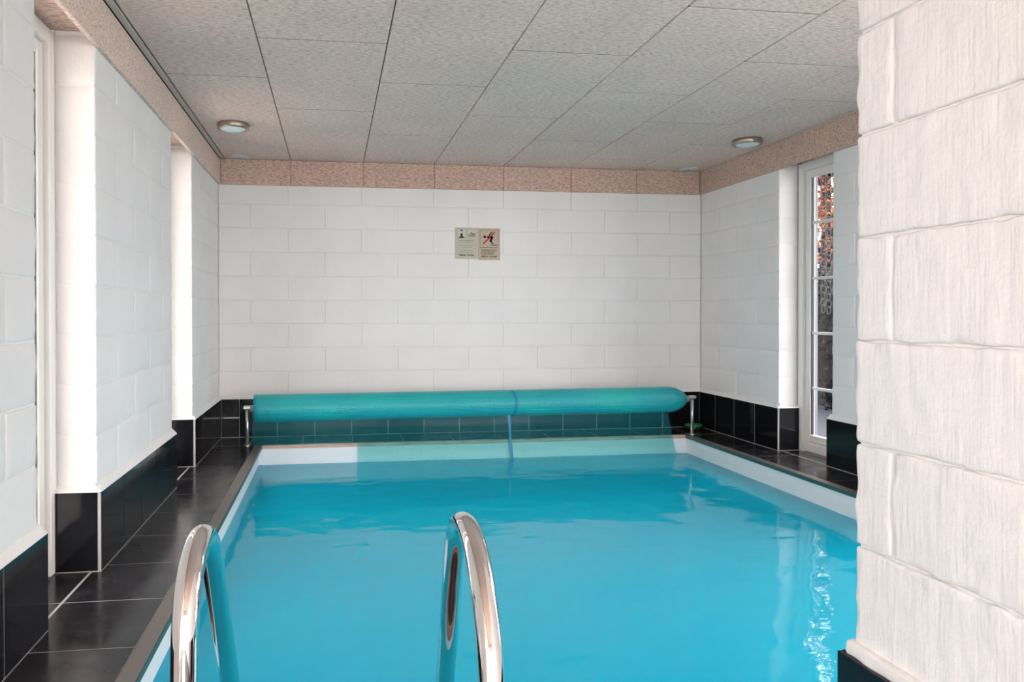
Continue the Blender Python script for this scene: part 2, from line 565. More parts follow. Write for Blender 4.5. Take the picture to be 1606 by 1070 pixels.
# left wall: sgn=+1 means the room is on the +x side
lw = MB()
pill_L = [(-5.24, -3.83), (-3.225, -1.81), (-1.17, .0)]
for a, b in pill_L:
    lw.box(-.95, XL - REV - .001, a - .0, b + (.2 if b == 0 else 0), 0, SOFF)
    lw.box(XL - REV, XL - .004, a + .004, b - .004, 0, SOFF)
lw.box(-.95, XL - .002, -5.1, .2, SOFF + .015, 2.5)
lw.box(-.95, XL, -8.9, -8.3, 0, 2.5); lw.box(-.95, XL, -8.3, -5.1, SOFF, 2.5); lw.box(-.95, XL, -6.4, -5.25, 0, 2.5)
wall_left = tag(lw.build('wall_left', M_mortar), 'white painted block wall of the left side with full height window openings', 'wall', kind='structure')
for i, (a, b) in enumerate(pill_L):
    side_blocks(wall_left, XL, 1, a, b, (1, 1, 0)[i])

rw = MB()
pill_R = [(-5.3, -4.80), (-3.20, -1.80), (-1.20, .0)]
for a, b in pill_R:
    rw.box(XR + .004, XR + REV, a + .004, b - .004, 0, SOFF)
rw.box(XR + .002, 3.98, -5.3, .2, SOFF + .015, 2.5)
ow = MB()
for a, b in pill_R: ow.box(XR + REV + .001, 3.925, a, b + (.2 if b == 0 else 0), -.14, SOFF)
wall_right = tag(rw.build('wall_right', M_mortar), 'white painted block wall of the right side with a narrow tall window', 'wall', kind='structure')
ow.build('outer_leaf', M_render_out, wall_right)
for i, (a, b) in enumerate(pill_R):
    side_blocks(wall_right, XR, -1, a, b, (0, 1, 0)[i])

bw = MB(); bw.box(-.95, 3.98, .006, .25, 0, 2.5)
wall_back = tag(bw.build('wall_back', M_mortar), 'white painted block wall behind the cover reel', 'wall', kind='structure')
for r, (z0, z1) in enumerate(ROWS):
    off = 1.495 if r % 2 == 1 else 1.80           # joint positions read from the photograph
    xs = [XL] + [off + .608 * k for k in range(-6, 6) if XL + .1 < off + .608 * k < XR - .1] + [XR]
    for a, b in zip(xs, xs[1:]):
        me = bevbox(b - a - .003, .06, z1 - z0 - .0045, .0028, M_wall)
        link('block', me, wall_back, ((a + b) / 2, .03 + random.uniform(-.0012, .0012), (z0 + z1) / 2))

# near right wall: the rough block wall beside the camera
XN, YN = 1.36, -5.02
nw = MB(); nw.box(XN + .008, XN + .2, -8.9, YN - .008, 0, 2.5)
nw.box(XN + .1, 1.65, -5.3, -5.03, 0, 2.5); nw.box(3.5, 3.98, -5.3, -5.03, 0, 2.5); nw.box(1.65, 3.5, -5.3, -5.03, SOFF, 2.5)
wall_near = tag(nw.build('wall_near', M_mortar), 'rough white painted block wall right beside the camera', 'wall', kind='structure')
NZ = [1.163 + .2 * k for k in range(6, -5, -1)]      # 2.363 .. .363
for r in range(len(NZ) - 1):
    z1, z0 = NZ[r], NZ[r + 1]
    z1 = min(z1, 2.283)
    short = round((1.163 - z1) / .2) % 2 == 1 if r else False
    # the course from 1.163 down to .963 starts with a short piece, as do every second one
    k = round((NZ[r] - 1.163) / .2)
    short = (k % 2 == 0)
    ys = [YN]
    y = YN - (.098 if short else .60)
    while y > -6.2:
        ys.append(y); y -= .60
    ys.append(-6.5)
    for q, (a, b) in enumerate(zip(ys, ys[1:])):
        res = .0085 if q < 2 and a > -5.7 else .03
        me = rough_block(.19, a - b - .004, z1 - z0 - .004, .0065, .0048, res, M_near, r * 5 + q, .0010 if res < .01 else 0)
        link('block', me, wall_near, (XN + .095, (a + b) / 2, (z0 + z1) / 2))
wr = MB(); wr.box(-.95, -.45, -8.9, -8.65, 0, 2.5); wr.box(1.15, 1.56, -8.9, -8.65, 0, 2.5); wr.box(-.45, 1.15, -8.9, -8.65, SOFF, 2.5)
tag(wr.build('wall_rear', M_wall), 'white painted wall behind the camera with an added glazed door', 'wall', kind='structure')

# ------------------------------------------------------------------ skirting tiles
def skirting(name, label):
    o = tag(empty(name, (0, 0, 0)), label, 'skirting', kind='structure')
    return o


def prism(pts2, axis, a, b):
    """extrude a 2D outline (u,z) along an axis from a to b"""
    m = MB(); n = len(pts2); vs = []
    for s in (a, b):
        for u, z in pts2:
            vs.append((u, s, z) if axis == 'y' else (s, u, z))
    fs = [tuple(range(n)), tuple(range(2 * n - 1, n - 1, -1))]
    for i in range(n):
        j = (i + 1) % n; fs.append((i, i + n, j + n, j))
    m.add(vs, fs); return m


PR = .024
bl = MB()
sk_l = skirting('baseboard_left', 'glossy black tile skirting along the left wall')
sk_r = skirting('baseboard_right', 'glossy black tile skirting along the right wall')
sk_b = skirting('baseboard_back', 'glossy black tile skirting along the back wall under the reel')
sk_n = skirting('baseboard_near', 'black tile skirting under the rough wall beside the camera')


def skirt_side(parent, xf, sgn, y0, y1, start_far, ends=(True, True), w=.305):
    """tiles along y on wall face xf; sgn = direction into the room"""
    m = MB()
    e0 = PR if ends[0] else 0; e1 = PR if ends[1] else 0
    xa, xb = sorted((xf - sgn * .0, xf + sgn * (PR - .0018)))
    m.box(xa, xb, y0 - e0 + .001, y1 + e1 - .001, 0, ZT - .001)
    m.build('grout_bed', M_grout, parent)
    ys = [y0 - e0]; y = y0 + w if not start_far else None
    if start_far:
        tmp = []; y = y1 - w
        while y > y0 + .05: tmp.append(y); y -= w
        ys += sorted(tmp)
    else:
        while y < y1 - .05: ys.append(y); y += w
    ys.append(y1 + e1)
    for a, b in zip(ys, ys[1:]):
        xa, xb = sorted((xf + sgn * (PR - .0018), xf + sgn * PR))
        piece('tile', xa, xb, a + .0028, b - .0028, .004, ZT, .0006, M_wall_tile, parent)
    # sloping painted mortar on top
    pts = [(xf - sgn * .004, ZT), (xf + sgn * (PR - .001), ZT), (xf + sgn * (PR - .003), ZT + .006), (xf - sgn * .004, ZT + .032)]
    if sgn < 0: pts = pts[::-1]
    prism(pts, 'y', y0 - e0 * .8, y1 + e1 * .8).build('mortar_fillet', M_mortar, parent)


def skirt_end(parent, xf, sgn, yf, ysgn, depth=REV):
    """tile on the reveal face at y=yf facing ysgn"""
    xa, xb = sorted((xf - sgn * depth, xf + sgn * (PR - .008)))
    ya, yb = sorted((yf, yf + ysgn * (PR - .0018)))
    MB().box(xa, xb, ya, yb, 0, ZT - .002).build('grout_bed', M_grout, parent)
    ya, yb = sorted((yf + ysgn * (PR - .0018), yf + ysgn * PR))
    piece('tile', xa + .003 if sgn > 0 else xa + .006, xb - .006 if sgn > 0 else xb - .003, ya, yb, .004, ZT, .001, M_wall_tile, parent)
    pts = [(yf - ysgn * .004, ZT), (yf + ysgn * (PR - .001), ZT), (yf + ysgn * (PR - .003), ZT + .006), (yf - ysgn * .004, ZT + .022)]
    if ysgn < 0: pts = pts[::-1]
    prism(pts, 'x', xa, xb).build('mortar_fillet', M_mortar, parent)


skirt_side(sk_l, XL, 1, -5.24, -3.83, True, (False, True))
skirt_side(sk_l, XL, 1, -3.225, -1.81, False)
skirt_side(sk_l, XL, 1, -1.17, 0, False, (True, False))
for yf, s_ in ((-3.83, 1), (-3.225, -1), (-1.81, 1), (-1.17, -1)):
    skirt_end(sk_l, XL, 1, yf, s_)
skirt_side(sk_r, XR, -1, -1.20, 0, True, (True, False))
skirt_side(sk_r, XR, -1, -3.20, -1.80, True)
skirt_side(sk_r, XR, -1, -5.3, -4.80, True, (False, True))
for yf, s_ in ((-1.20, -1), (-1.80, 1), (-3.20, -1), (-4.80, 1)):
    skirt_end(sk_r, XR, -1, yf, s_)
# back
MB().box(XL + PR, XR - PR, -PR + .0018, 0, 0, ZT - .001).build('grout_bed', M_grout, sk_b)
xs = [XL + PR, -.418] + [-.418 + .305 * k for k in range(1, 13)] + [XR - PR]
xs = [x for i, x in enumerate(xs) if i in (0, len(xs) - 1) or x < XR - .1]
for i, (a, b) in enumerate(zip(xs, xs[1:])):
    if i == 0:      # this narrow tile is split by a wide white joint
        piece('tile', a + .002, b - .002, -PR, -PR + .0017, .004, .157, .001, M_wall_tile, sk_b)
        piece('tile', a + .002, b - .002, -PR, -PR + .0017, .168, ZT, .001, M_wall_tile, sk_b)
        MB().box(a + .02, b - .003, -PR + .001, -PR + .012, .157, .168).build('white_joint', mat('white_filler', (.85, .83, .8), .5), sk_b)
    else:
        piece('tile', a + .0028, b - .0028, -PR, -PR + .0017, .004, ZT, .001, M_wall_tile, sk_b)
prism([(.004, ZT), (.004, ZT + .032), (-PR + .003, ZT + .006), (-PR + .001, ZT)], 'x', XL, XR).build('mortar_fillet', M_mortar, sk_b)
# near wall
xt = XN - .022
MB().box(xt + .01, XN + .2, -6.5, YN + .012, 0, .342).build('grout_bed', M_grout, sk_n)
piece('tile', xt, xt + .01, YN - .30, YN + .02, .003, .345, .0012, M_wall_tile, sk_n)
piece('tile', xt, xt + .01, YN - .605, YN - .304, .003, .345, .0012, M_wall_tile, sk_n)
piece('tile', xt, xt + .01, YN - .91, YN - .609, .003, .345, .0012, M_wall_tile, sk_n)
piece('tile', xt + .012, XN + .2, YN + .012, YN + .022, .003, .345, .0012, M_wall_tile, sk_n)
me = rough_block(.21, 1.49, .03, .008, .004, .012, M_near, 77)
link('mortar_fillet', me, sk_n, (xt + .008 + .105, YN - .735, .358))

# ------------------------------------------------------------------ ceiling of wood-wool panels
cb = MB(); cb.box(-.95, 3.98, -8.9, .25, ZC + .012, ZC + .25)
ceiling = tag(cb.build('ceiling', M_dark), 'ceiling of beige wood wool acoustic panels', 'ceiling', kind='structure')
colx = [-.529, 0, .6, 1.2, 1.8, 2.4, 3.0, 3.59]
for c in range(7):
    d = 1.022 if c % 2 == 0 else .417
    ys = [0.0, -d]
    while ys[-1] - 1.2 > -8.4: ys.append(ys[-1] - 1.2)
    ys.append(-8.65)
    if c > 3: ys = [y for y in ys if y > -5.0] + [-5.03]
    for a, b in zip(ys, ys[1:]):
        gx = .0055; gy = .007
        me = bevbox(colx[c + 1] - colx[c] - gx, a - b - gy, .022, .0025, M_ceil)
        link('panel', me, ceiling, ((colx[c] + colx[c + 1]) / 2, (a + b) / 2, ZC + .011))
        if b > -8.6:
            link('joint_shade', bevbox(colx[c + 1] - colx[c] - .006, .0068, .012, .0003, M_dark), ceiling, ((colx[c] + colx[c + 1]) / 2, b, ZC + .0073))  # dark strip added in the gap as the shadow between panels
# battens at the wall side of the ceiling
MB().box(-.5605, -.5345, -8.65, -.025, ZC - .007, ZC + .012).build('batten', M_batten, ceiling)
MB().box(3.592, 3.615, -5.03, -.022, ZC - .006, ZC + .012).build('batten', M_batten, ceiling)

# frieze boards
tr1 = tag(empty('trim_1', (0, 0, 0)), 'wood wool frieze boards above the left wall', 'frieze', kind='structure')
tr2 = tag(empty('trim_2', (0, 0, 0)), 'wood wool frieze boards above the back wall', 'frieze', kind='structure')
tr3 = tag(empty('trim_3', (0, 0, 0)), 'wood wool frieze boards above the right wall', 'frieze', kind='structure')
xs = [-.563, .0, .6, 1.2, 1.8, 2.4, 3.0, 3.592]
for a, b in zip(xs, xs[1:]):
    piece('board', a + .0015, b - .0015, -.020, .002, ZF + .003, ZC - .002, .002, M_frieze, tr2)
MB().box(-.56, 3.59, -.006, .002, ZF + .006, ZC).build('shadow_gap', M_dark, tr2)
ys = [-8.65, -7.65, -6.45, -5.25, -4.05, -2.80, -1.62, -.43, -.022]
for a, b in zip(ys, ys[1:]):
    piece('board', -.588, -.565, a + .0015, b - .0015, ZF, ZC - .009, .003, M_ceil, tr1)
ys = [-5.03, -4.04, -2.84, -1.64, -.022]
for a, b in zip(ys, ys[1:]):
    piece('board', 3.594, 3.614, a + .0015, b - .0015, ZF + .004, ZC - .006, .002, M_frieze, tr3)
# soffit boards over the openings
for (a, b) in ((-3.83, -3.225), (-1.81, -1.17)):
    piece('soffit_board', XL - .36, XL + .0, a, b, SOFF - .0, SOFF + .014, .002, M_frieze, tr1)
for (a, b) in ((-1.80, -1.20), (-4.80, -3.20)):
    piece('soffit_board', XR - .0, XR + .35, a, b, SOFF, SOFF + .014, .002, M_frieze, tr3)

# ------------------------------------------------------------------ windows
def window(name, label, xin, sgn, y0, y1, zt=2.118, muntins=(1.672, 1.269, .871, .468)):
    """xin = inner face of the frame, sgn = direction to the outside"""
    t = tag(empty(name, (xin, (y0 + y1) / 2, 0)), label, 'window', kind='structure')
    ox, oy = xin, (y0 + y1) / 2
    def B(nm, xa, xb, ya, yb, za, zb, b, m_, par=t, po=(0, 0, 0)):
        xa, xb = sorted((xa, xb))
        me = bevbox(xb - xa, yb - ya, zb - za, b, m_)
        return link(nm, me, par, ((xa + xb) / 2 - ox - po[0], (ya + yb) / 2 - oy - po[1], (za + zb) / 2 - po[2]))
    fw = .058
    s = sgn
    B('window_frame', xin, xin + s * .07, y0 + .002, y0 + fw, .0, zt, .003, M_frame)
    B('window_frame', xin, xin + s * .07, y1 - fw, y1 - .002, .0, zt, .003, M_frame)
    B('window_frame', xin, xin + s * .07, y0 + fw, y1 - fw, zt - fw, zt, .003, M_frame)
    B('window_sill', xin - s * .004, xin + s * .075, y0 + fw, y1 - fw, .012, .075, .003, M_frame)
    # sash, set back
    sw = .058; xs_ = xin + s * .022; xe = xin + s * .062
    B('sash', xs_, xe, y0 + fw, y0 + fw + sw, .078, zt - fw - .004, .004, M_frame)
    B('sash', xs_, xe, y1 - fw - sw, y1 - fw, .078, zt - fw - .004, .004, M_frame)
    B('sash', xs_, xe, y0 + fw + sw, y1 - fw - sw, .078, .078 + .05, .004, M_frame)
    B('sash', xs_, xe, y0 + fw + sw, y1 - fw - sw, zt - fw - .055, zt - fw - .004, .004, M_frame)
    ya, yb = y0 + fw + sw, y1 - fw - sw
    for yy in (ya, yb - .006):
        B('gasket', xin + s * .03, xin + s * .05, yy, yy + .006, .13, zt - fw - .056, .001, M_gasket)
    xp = xin + s * .042
    B('window_pane', xp, xp + s * .004, ya, yb, .128, zt - fw - .056, .0005, M_glass)
    for z in muntins:
        B('muntin', xp - s * .010, xp + s * .014, ya, yb, z - .010, z + .010, .002, M_frame)
    return t


window('window_1', 'tall white window in the left wall nearest the camera', XL - REV, -1, -3.83, -3.225)
window('window_2', 'tall white window in the left wall near the back corner', XL - REV, -1, -1.81, -1.17)
window('window_3', 'tall narrow window with glazing bars in the right wall, autumn tree outside', XR + REV, 1, -1.80, -1.20)
# unseen glazed doors, added to let more daylight into the room
def glazed_door(name, label, horizontal, a, b, c, n):
    t = tag(empty(name, (0, 0, 0)), label, 'door', kind='structure')
    for i in range(n + 1):
        p = a + (b - a) * i / n
        if horizontal: MB().box(p - .035, p + .035, c - .03, c + .03, .0, SOFF).build('door_frame', M_frame, t)
        else: MB().box(c - .03, c + .03, p - .035, p + .035, .0, SOFF).build('door_frame', M_frame, t)
    for z in (.0, SOFF - .08):
        if horizontal: MB().box(a, b, c - .025, c + .025, z, z + .08).build('door_frame', M_frame, t)
        else: MB().box(c - .025, c + .025, a, b, z, z + .08).build('door_frame', M_frame, t)
    if horizontal: MB().box(a, b, c - .002, c + .002, .08, SOFF - .08).build('door_pane', M_glass, t)
    else: MB().box(c - .002, c + .002, a, b, .08, SOFF - .08).build('door_pane', M_glass, t)
glazed_door('added_door_1', 'unseen glazed patio door added in the left wall for daylight', False, -8.3, -6.4, -.80, 2)
glazed_door('added_door_2', 'unseen glazed door added in the rear wall for daylight', True, -.45, 1.15, -8.78, 2)
glazed_door('added_door_3', 'unseen wide sliding glass door added in the right wall for daylight', False, -4.80, -3.20, 3.83, 2)
glazed_door('added_door_4', 'unseen wide glass door added in the end wall for daylight', True, 1.65, 3.5, -5.17, 2)

# ------------------------------------------------------------------ pool cover on its reel
AX0, AX1 = Vector((-.262, -.42, .284)), Vector((3.24, -.42, .297))
reel = tag(empty('cover_reel', (1.5, -.42, 0)), 'steel reel with two posts carrying the rolled pool cover', 'cover reel')
def on_reel(o):
    o.parent = reel; o.matrix_parent_inverse = Matrix.Translation((-1.5, .42, 0)); return o
on_reel(MB().tube([(-.288, -.42, .284), (3.288, -.42, .297)], .026, 20).build('reel_tube', M_plastic_grey, None, True))
for px, ztop, s_ in ((-.312, .285, -1), (3.322, .305, 1)):
    post = on_reel(MB().tube([(px, -.42, 0.004), (px, -.42, ztop)], .0135, 16).build('post', M_steel, None, True))
    on_reel(MB().lathe([(.0, .0), (.023, .0), (.023, .005), (.016, .007), (.0, .007)], (px, -.42, 0.0), 24).build('foot', M_steel))
    on_reel(link('bracket', bevbox(.055, .045, .026, .004, M_steel), None, (px, -.42, ztop + .008)))
    on_reel(MB().tube([(px + s_ * .0 - s_ * .02, -.42, ztop + .004), (px - s_ * .04, -.42, ztop + .004)], .012, 12).build('axle', M_plastic_black))
kn = MB()
kc = Vector((-.352, -.42, .285))
for k in range(6):
    a = k * math.pi / 3
    kn.tube([kc, kc + Vector((0, math.cos(a) * .022, math.sin(a) * .022))], .006, 8)
kn.tube([kc - Vector((.008, 0, 0)), kc + Vector((.02, 0, 0))], .011, 12)
on_reel(kn.build('hand_knob', M_plastic_black))

cover = tag(empty('pool_cover', (1.5, -.42, .29)), 'turquoise bubble foil pool cover rolled up on the reel, end hanging into the water', 'pool cover')
def on_cover(o):
    o.parent = cover; o.matrix_parent_inverse = Matrix.Translation((-1.5, .42, -.29)); return o
RO = .107
n = 64; xs = [-.258]
while xs[-1] < 3.09: xs.append(xs[-1] + .045)
prof = [(x, RO * (1 + .012 * noise.noise(Vector((x * 1.3, 0, 3))))) for x in xs]
prof += [(3.135, .105), (3.165, .099), (3.195, .088), (3.222, .074), (3.242, .058), (3.256, .045), (3.262, .030)]
vs = []; fs = []
for i, (x, r) in enumerate(prof):
    c = AX0.lerp(AX1, (x - AX0.x) / (AX1.x - AX0.x))
    for k in range(n):
        a = 2 * math.pi * k / n
        rr = r * (1 + .012 * noise.noise(Vector((x * .9, math.cos(a) * 1.2, math.sin(a) * 1.2)))) + (.004 if k < 2 else 0) * 0
        vs.append((x, c.y + rr * math.cos(a), c.z + rr * math.sin(a)))
for i in range(len(prof) - 1):
    for k in range(n):
        k2 = (k + 1) % n
        fs.append((i * n + k, (i + 1) * n + k, (i + 1) * n + k2, i * n + k2))
# spiral left end: rings alternately set back
ring0 = 0
prev = list(range(n)); c = AX0
for q in range(1, 9):
    r = RO * (1 - q / 9.5); dx = .0 if q % 2 else .006
    cur = []
    for k in range(n):
        a = 2 * math.pi * k / n
        cur.append(len(vs)); vs.append((-.258 + dx, c.y + r * math.cos(a), c.z + r * math.sin(a)))
    for k in range(n):
        k2 = (k + 1) % n; fs.append((prev[k], prev[k2], cur[k2], cur[k]))
    prev = cur
m_ = MB(); m_.add(vs, fs); on_cover(m_.build('roll', M_foil, None, True))
# hanging sheet
def sheet_y(z, x):
    """hangs from the front underside of the roll, touches the coping and slips into the water"""
    if z > .02: return -.478 - .012 * math.sin(min(1, (z - .02) / .18) * math.pi) + .006 * noise.noise(Vector((x * 1.5, z * 3, 1)))
    return -.478 - max(0, (.02 - z)) * .08 + .003 * noise.noise(Vector((x * 3, z * 3, 1)))
zs = [.205 - i * .015 for i in range(26)]      # to -.17
NX = 110
idx = {}; vs = []; fs = []
def sx_(u, z):
    xl = -.262 - .010 * (.2 - z) / .2
    xr = 3.075 + (.2 - z) * .22
    return xl + (xr - xl) * u
for j, z in enumerate(zs):
    for i in range(NX + 1):
        x = sx_(i / NX, z); idx[(i, j)] = len(vs); vs.append((x, sheet_y(z, x), z))
for j in range(len(zs) - 1):
    for i in range(NX):
        x = sx_((i + .5) / NX, 0)
        if x < .535 and zs[j + 1] < .004: continue
        fs.append((idx[(i, j)], idx[(i + 1, j)], idx[(i + 1, j + 1)], idx[(i, j + 1)]))
m_ = MB(); m_.add(vs, fs)
on_cover(m_.build('hanging_sheet', M_sheet, None, True))
# folded tail of the sheet lying on the coping at the left
m_ = MB(); m_.add([(-.262, -.478, .012), (.53, -.478, .012), (.53, -.40, .008), (-.25, -.40, .008)], [(0, 1, 2, 3)])
on_cover(m_.build('folded_edge', M_sheet, None))
# blue strap round the roll and down the sheet
m_ = MB(); pts = []
sv = []; sf = []
k0 = 0
for k in range(-20, 140, 8):
    a = math.radians(k + 130)
    r = RO * 1.012 + .0025
    xc = 1.775 + .012 * math.sin(math.radians(k * 2))
    sv += [(xc - .011, -.42 + r * math.cos(a), .292 + r * math.sin(a)), (xc + .011, -.42 + r * math.cos(a), .292 + r * math.sin(a))]
nseg = len(sv) // 2
sf = [(2 * i, 2 * i + 1, 2 * i + 3, 2 * i + 2) for i in range(nseg - 1)]
m_.add(sv, sf)
on_cover(m_.build('strap', M_strap, None, True))
m_ = MB(); sv = []
for i, z in enumerate(zs):
    xc = 1.735 + .03 * (i / len(zs)) ** 1.3
    sv += [(xc - .011, sheet_y(z, xc) - .004, z), (xc + .011, sheet_y(z, xc) - .004, z)]
m_.add(sv, [(2 * i, 2 * i + 1, 2 * i + 3, 2 * i + 2) for i in range(len(zs) - 1)])
on_cover(m_.build('strap', M_strap, None, True))

# ------------------------------------------------------------------ ladder rails
def catmull(pts, sub=8):
    out_ = []
    P_ = [pts[0]] + pts + [pts[-1]]
    for i in range(1, len(P_) - 2):
        p0, p1, p2, p3 = (Vector(q) for q in P_[i - 1:i + 3])
        for s in range(sub):
            t_ = s / sub
            out_.append(.5 * ((2 * p1) + (-p0 + p2) * t_ + (2 * p0 - 5 * p1 + 4 * p2 - p3) * t_ ** 2 + (-p0 + 3 * p1 - 3 * p2 + p3) * t_ ** 3))
    out_.append(Vector(pts[-1]))
    return out_
ladder = tag(empty('pool_ladder', (.35, -5.15, 0)), 'polished steel pool ladder with two arched handrails at the near edge', 'ladder')
def on_ladder(o):
    o.parent = ladder; o.matrix_parent_inverse = Matrix.Translation((-.35, 5.15, 0)); return o
profL = [(-5.145, .004), (-5.145, .25), (-5.138, .43), (-5.122, .53), (-5.075, .590), (-4.985, .617), (-4.895, .580), (-4.805, .465), (-4.70, .315), (-4.60, .165), (-4.54, .03), (-4.52, -.2), (-4.52, -.60)]
profR = [(-5.215, .004), (-5.215, .25), (-5.190, .43), (-5.130, .54), (-5.045, .600), (-4.945, .612), (-4.855, .575), (-4.79, .46), (-4.735, .31), (-4.68, .18), (-4.64, .03), (-4.62, -.2), (-4.62, -.60)]
for X, pf in ((.110, profL), (.595, profR)):
    pts = catmull([(X, y, z) for y, z in pf], 8)
    on_ladder(MB().tube(pts, .0215, 32).build('handrail', M_chrome, None, True))
    fx = MB().lathe([(.022, .0), (.05, .0), (.05, .006), (.035, .014), (.022, .016)], (X, pf[0][0], 0), 32)
    on_ladder(fx.build('flange', M_chrome, None, True))
for k, z in enumerate((-.25, -.50)):
    m = bevbox(.48, .075, .022, .005, M_steel)
    on_ladder(link('tread', m, None, (.352, -4.57, z)))

# ------------------------------------------------------------------ ceiling lamps
def flush_lamp(x, y, label):
    t = tag(empty('ceiling_lamp', (x, y, ZC)), label, 'ceiling lamp', 'round ceiling lamps with metal rings')
    MB().lathe([(.085, 0), (.103, 0), (.105, -.004), (.103, -.036), (.098, -.040), (.086, -.038), (.084, -.030)], (0, 0, 0), 48).build('ring', M_nickel, t, True)
    MB().lathe([(.085, -.034), (.080, -.040), (.062, -.048), (.038, -.0535), (.015, -.0555), (.0005, -.056)], (0, 0, 0), 48).build('glass_cover', M_frost, t, True)
    return t
flush_lamp(-.315, -1.19, 'round metal ringed ceiling lamp with frosted cover near the left wall')
flush_lamp(3.345, -1.225, 'round metal ringed ceiling lamp with frosted cover near the right wall')
for x, lab in ((-.396, 'small flat white spotlight disc in the back left ceiling corner'), (3.434, 'small flat white spotlight disc in the back right ceiling corner')):
    t = tag(empty('ceiling_spotlight', (x, -.125, ZC)), lab, 'ceiling light', 'flat white ceiling spotlights')
    MB().lathe([(.078, 0), (.080, -.002), (.074, -.007), (.064, -.008)], (0, 0, 0), 40).build('rim', mat('spot_rim', (.6, .62, .64), .3), t, True)
    MB().lathe([(.064, -.0075), (.03, -.009), (.0005, -.0095)], (0, 0, 0), 40).build('lens', M_frost, t, True)

# ------------------------------------------------------------------ wall signs
M_sign_a = mat('sign_cream', (.52, .48, .38), .45)
M_sign_b = mat('sign_tan', (.50, .40, .30), .45)
M_frame_a = mat('sign_pictogram_field', (.58, .56, .48), .5)
M_black_print = mat('black_print', (.012, .01, .01), .5, Specular_IOR_Level=.08)
M_brown_print = mat('brown_print', (.10, .06, .05), .5, Specular_IOR_Level=.08)
M_grey_print = mat('grey_print', (.20, .19, .15), .5, Specular_IOR_Level=.08)
M_red_print = mat('red_print', (.45, .015, .03), .5, Specular_IOR_Level=.08)
M_pink_print = mat('pink_print', (.70, .30, .26), .5, Specular_IOR_Level=.08)


class Flat:
    """flat print on a sign: local u to the right, v upwards, built as very thin polygons"""
    def __init__(s): s.m = MB()
    def poly(s, pts, y):
        n_ = len(pts); s.m.add([(u, y, v_) for u, v_ in pts], [tuple(range(n_))])
    def rect(s, u0, u1, v0, v1, y): s.poly([(u0, v0), (u1, v0), (u1, v1), (u0, v1)], y)
    def disc(s, u, v_, r, y, n_=20): s.poly([(u + r * math.cos(2 * math.pi * k / n_), v_ + r * math.sin(2 * math.pi * k / n_)) for k in range(n_)], y)
    def line(s, pts, w_, y):
        for (a, b) in zip(pts, pts[1:]):
            d = Vector((b[0] - a[0], b[1] - a[1])); d.normalize(); p_ = Vector((-d.y, d.x)) * w_ / 2
            s.poly([(a[0] - p_.x, a[1] - p_.y), (b[0] - p_.x, b[1] - p_.y), (b[0] + p_.x, b[1] + p_.y), (a[0] + p_.x, a[1] + p_.y)], y)
            s.disc(b[0], b[1], w_ / 2, y - .00002, 10)
        s.disc(pts[0][0], pts[0][1], w_ / 2, y - .00002, 10)
    def frame(s, u0, u1, v0, v1, w_, y):
        s.rect(u0, u1, v0, v0 + w_, y); s.rect(u0, u1, v1 - w_, v1, y); s.rect(u0, u0 + w_, v0, v1, y); s.rect(u1 - w_, u1, v0, v1, y)


def text_mesh(txt, size, u, v_, y, material, parent, width=None, bold=0.0, align='CENTER'):
    cu = bpy.data.curves.new('lettering', 'FONT'); cu.body = txt; cu.size = size; cu.align_x = align; cu.offset = bold
    cu.resolution_u = 2
    ob = bpy.data.objects.new('lettering', cu)
    dg = bpy.context.evaluated_depsgraph_get()
    C.objects.link(ob)
    bpy.context.view_layer.update()
    me = bpy.data.meshes.new_from_object(ob.evaluated_get(bpy.context.evaluated_depsgraph_get()))
    bpy.data.objects.remove(ob)
    xs_ = [q.co.x for q in me.vertices]
    sc = 1.0
    if width and xs_: sc = width / (max(xs_) - min(xs_))
    mid = (max(xs_) + min(xs_)) / 2
    for q in me.vertices:
        x_, z_ = (q.co.x - mid) * sc, q.co.y
        q.co = (u + x_, y, v_ + z_)
    me.materials.clear(); me.materials.append(material)
    return link('lettering', me, parent)


def wave(u0, u1, v_, amp, k):
    return [(u0 + (u1 - u0) * i / 24, v_ + amp * math.sin(i / 24 * k * 2 * math.pi)) for i in range(25)]


# left sign: local origin at its lower left corner
SW, SH = .200, .268
sg = tag(empty('wall_sign', (1.379, -.003, 1.484)), 'cream sign with shower and swimmer pictograms, left one of the pair', 'sign')
piece_o = link('sign_plate', bevbox(SW, .004, SH, .0008, M_sign_a), sg, (SW / 2, 0, SH / 2))
fy = -.0023
f = Flat()
pw = .072
for u0 in (.018, .108):
    f.rect(u0, u0 + pw + (.0 if u0 > .1 else .004), .178, .252, fy)
f.m.build('pictogram_field', M_frame_a, sg)
f = Flat(); y = fy - .0003
for u0, u1 in ((.018, .094), (.108, .180)):
    f.frame(u0, u1, .178, .252, .0015, y)
f.m.build('pictogram_border', M_grey_print, sg)
f = Flat(); c = .056
f.poly([(c - .014, .239), (c + .014, .239), (c + .004, .247), (c, .254), (c - .004, .247)], y)     # shower head
f.m.build('pictogram', M_black_print, sg); f = Flat()
f.disc(c, .208, .0105, y); f.rect(c - .0055, c + .0055, .186, .204, y)
f.poly([(c - .026, .180), (c + .026, .180), (c + .024, .187), (c + .010, .192), (c - .010, .192), (c - .024, .187)], y)
u = .144
f.m.build('pictogram', M_black_print, sg)
f = Flat()
f.line([(u - .018, .212), (u - .003, .225), (u + .010, .212)], .0045, y)
f.line([(u - .003, .225), (u + .014, .207)], .006, y)
f.disc(u + .021, .216, .0055, y)
f.m.build('pictogram', M_black_print, sg); f = Flat()
f.line(wave(u - .030, u + .030, .205, .0028, 2.5), .0035, y)
f.m.build('pictogram', M_black_print, sg); f = Flat()
f.line(wave(u - .030, u + .030, .194, .0032, 2.5), .0045, y)
f.m.build('pictogram', M_black_print, sg)
f = Flat()
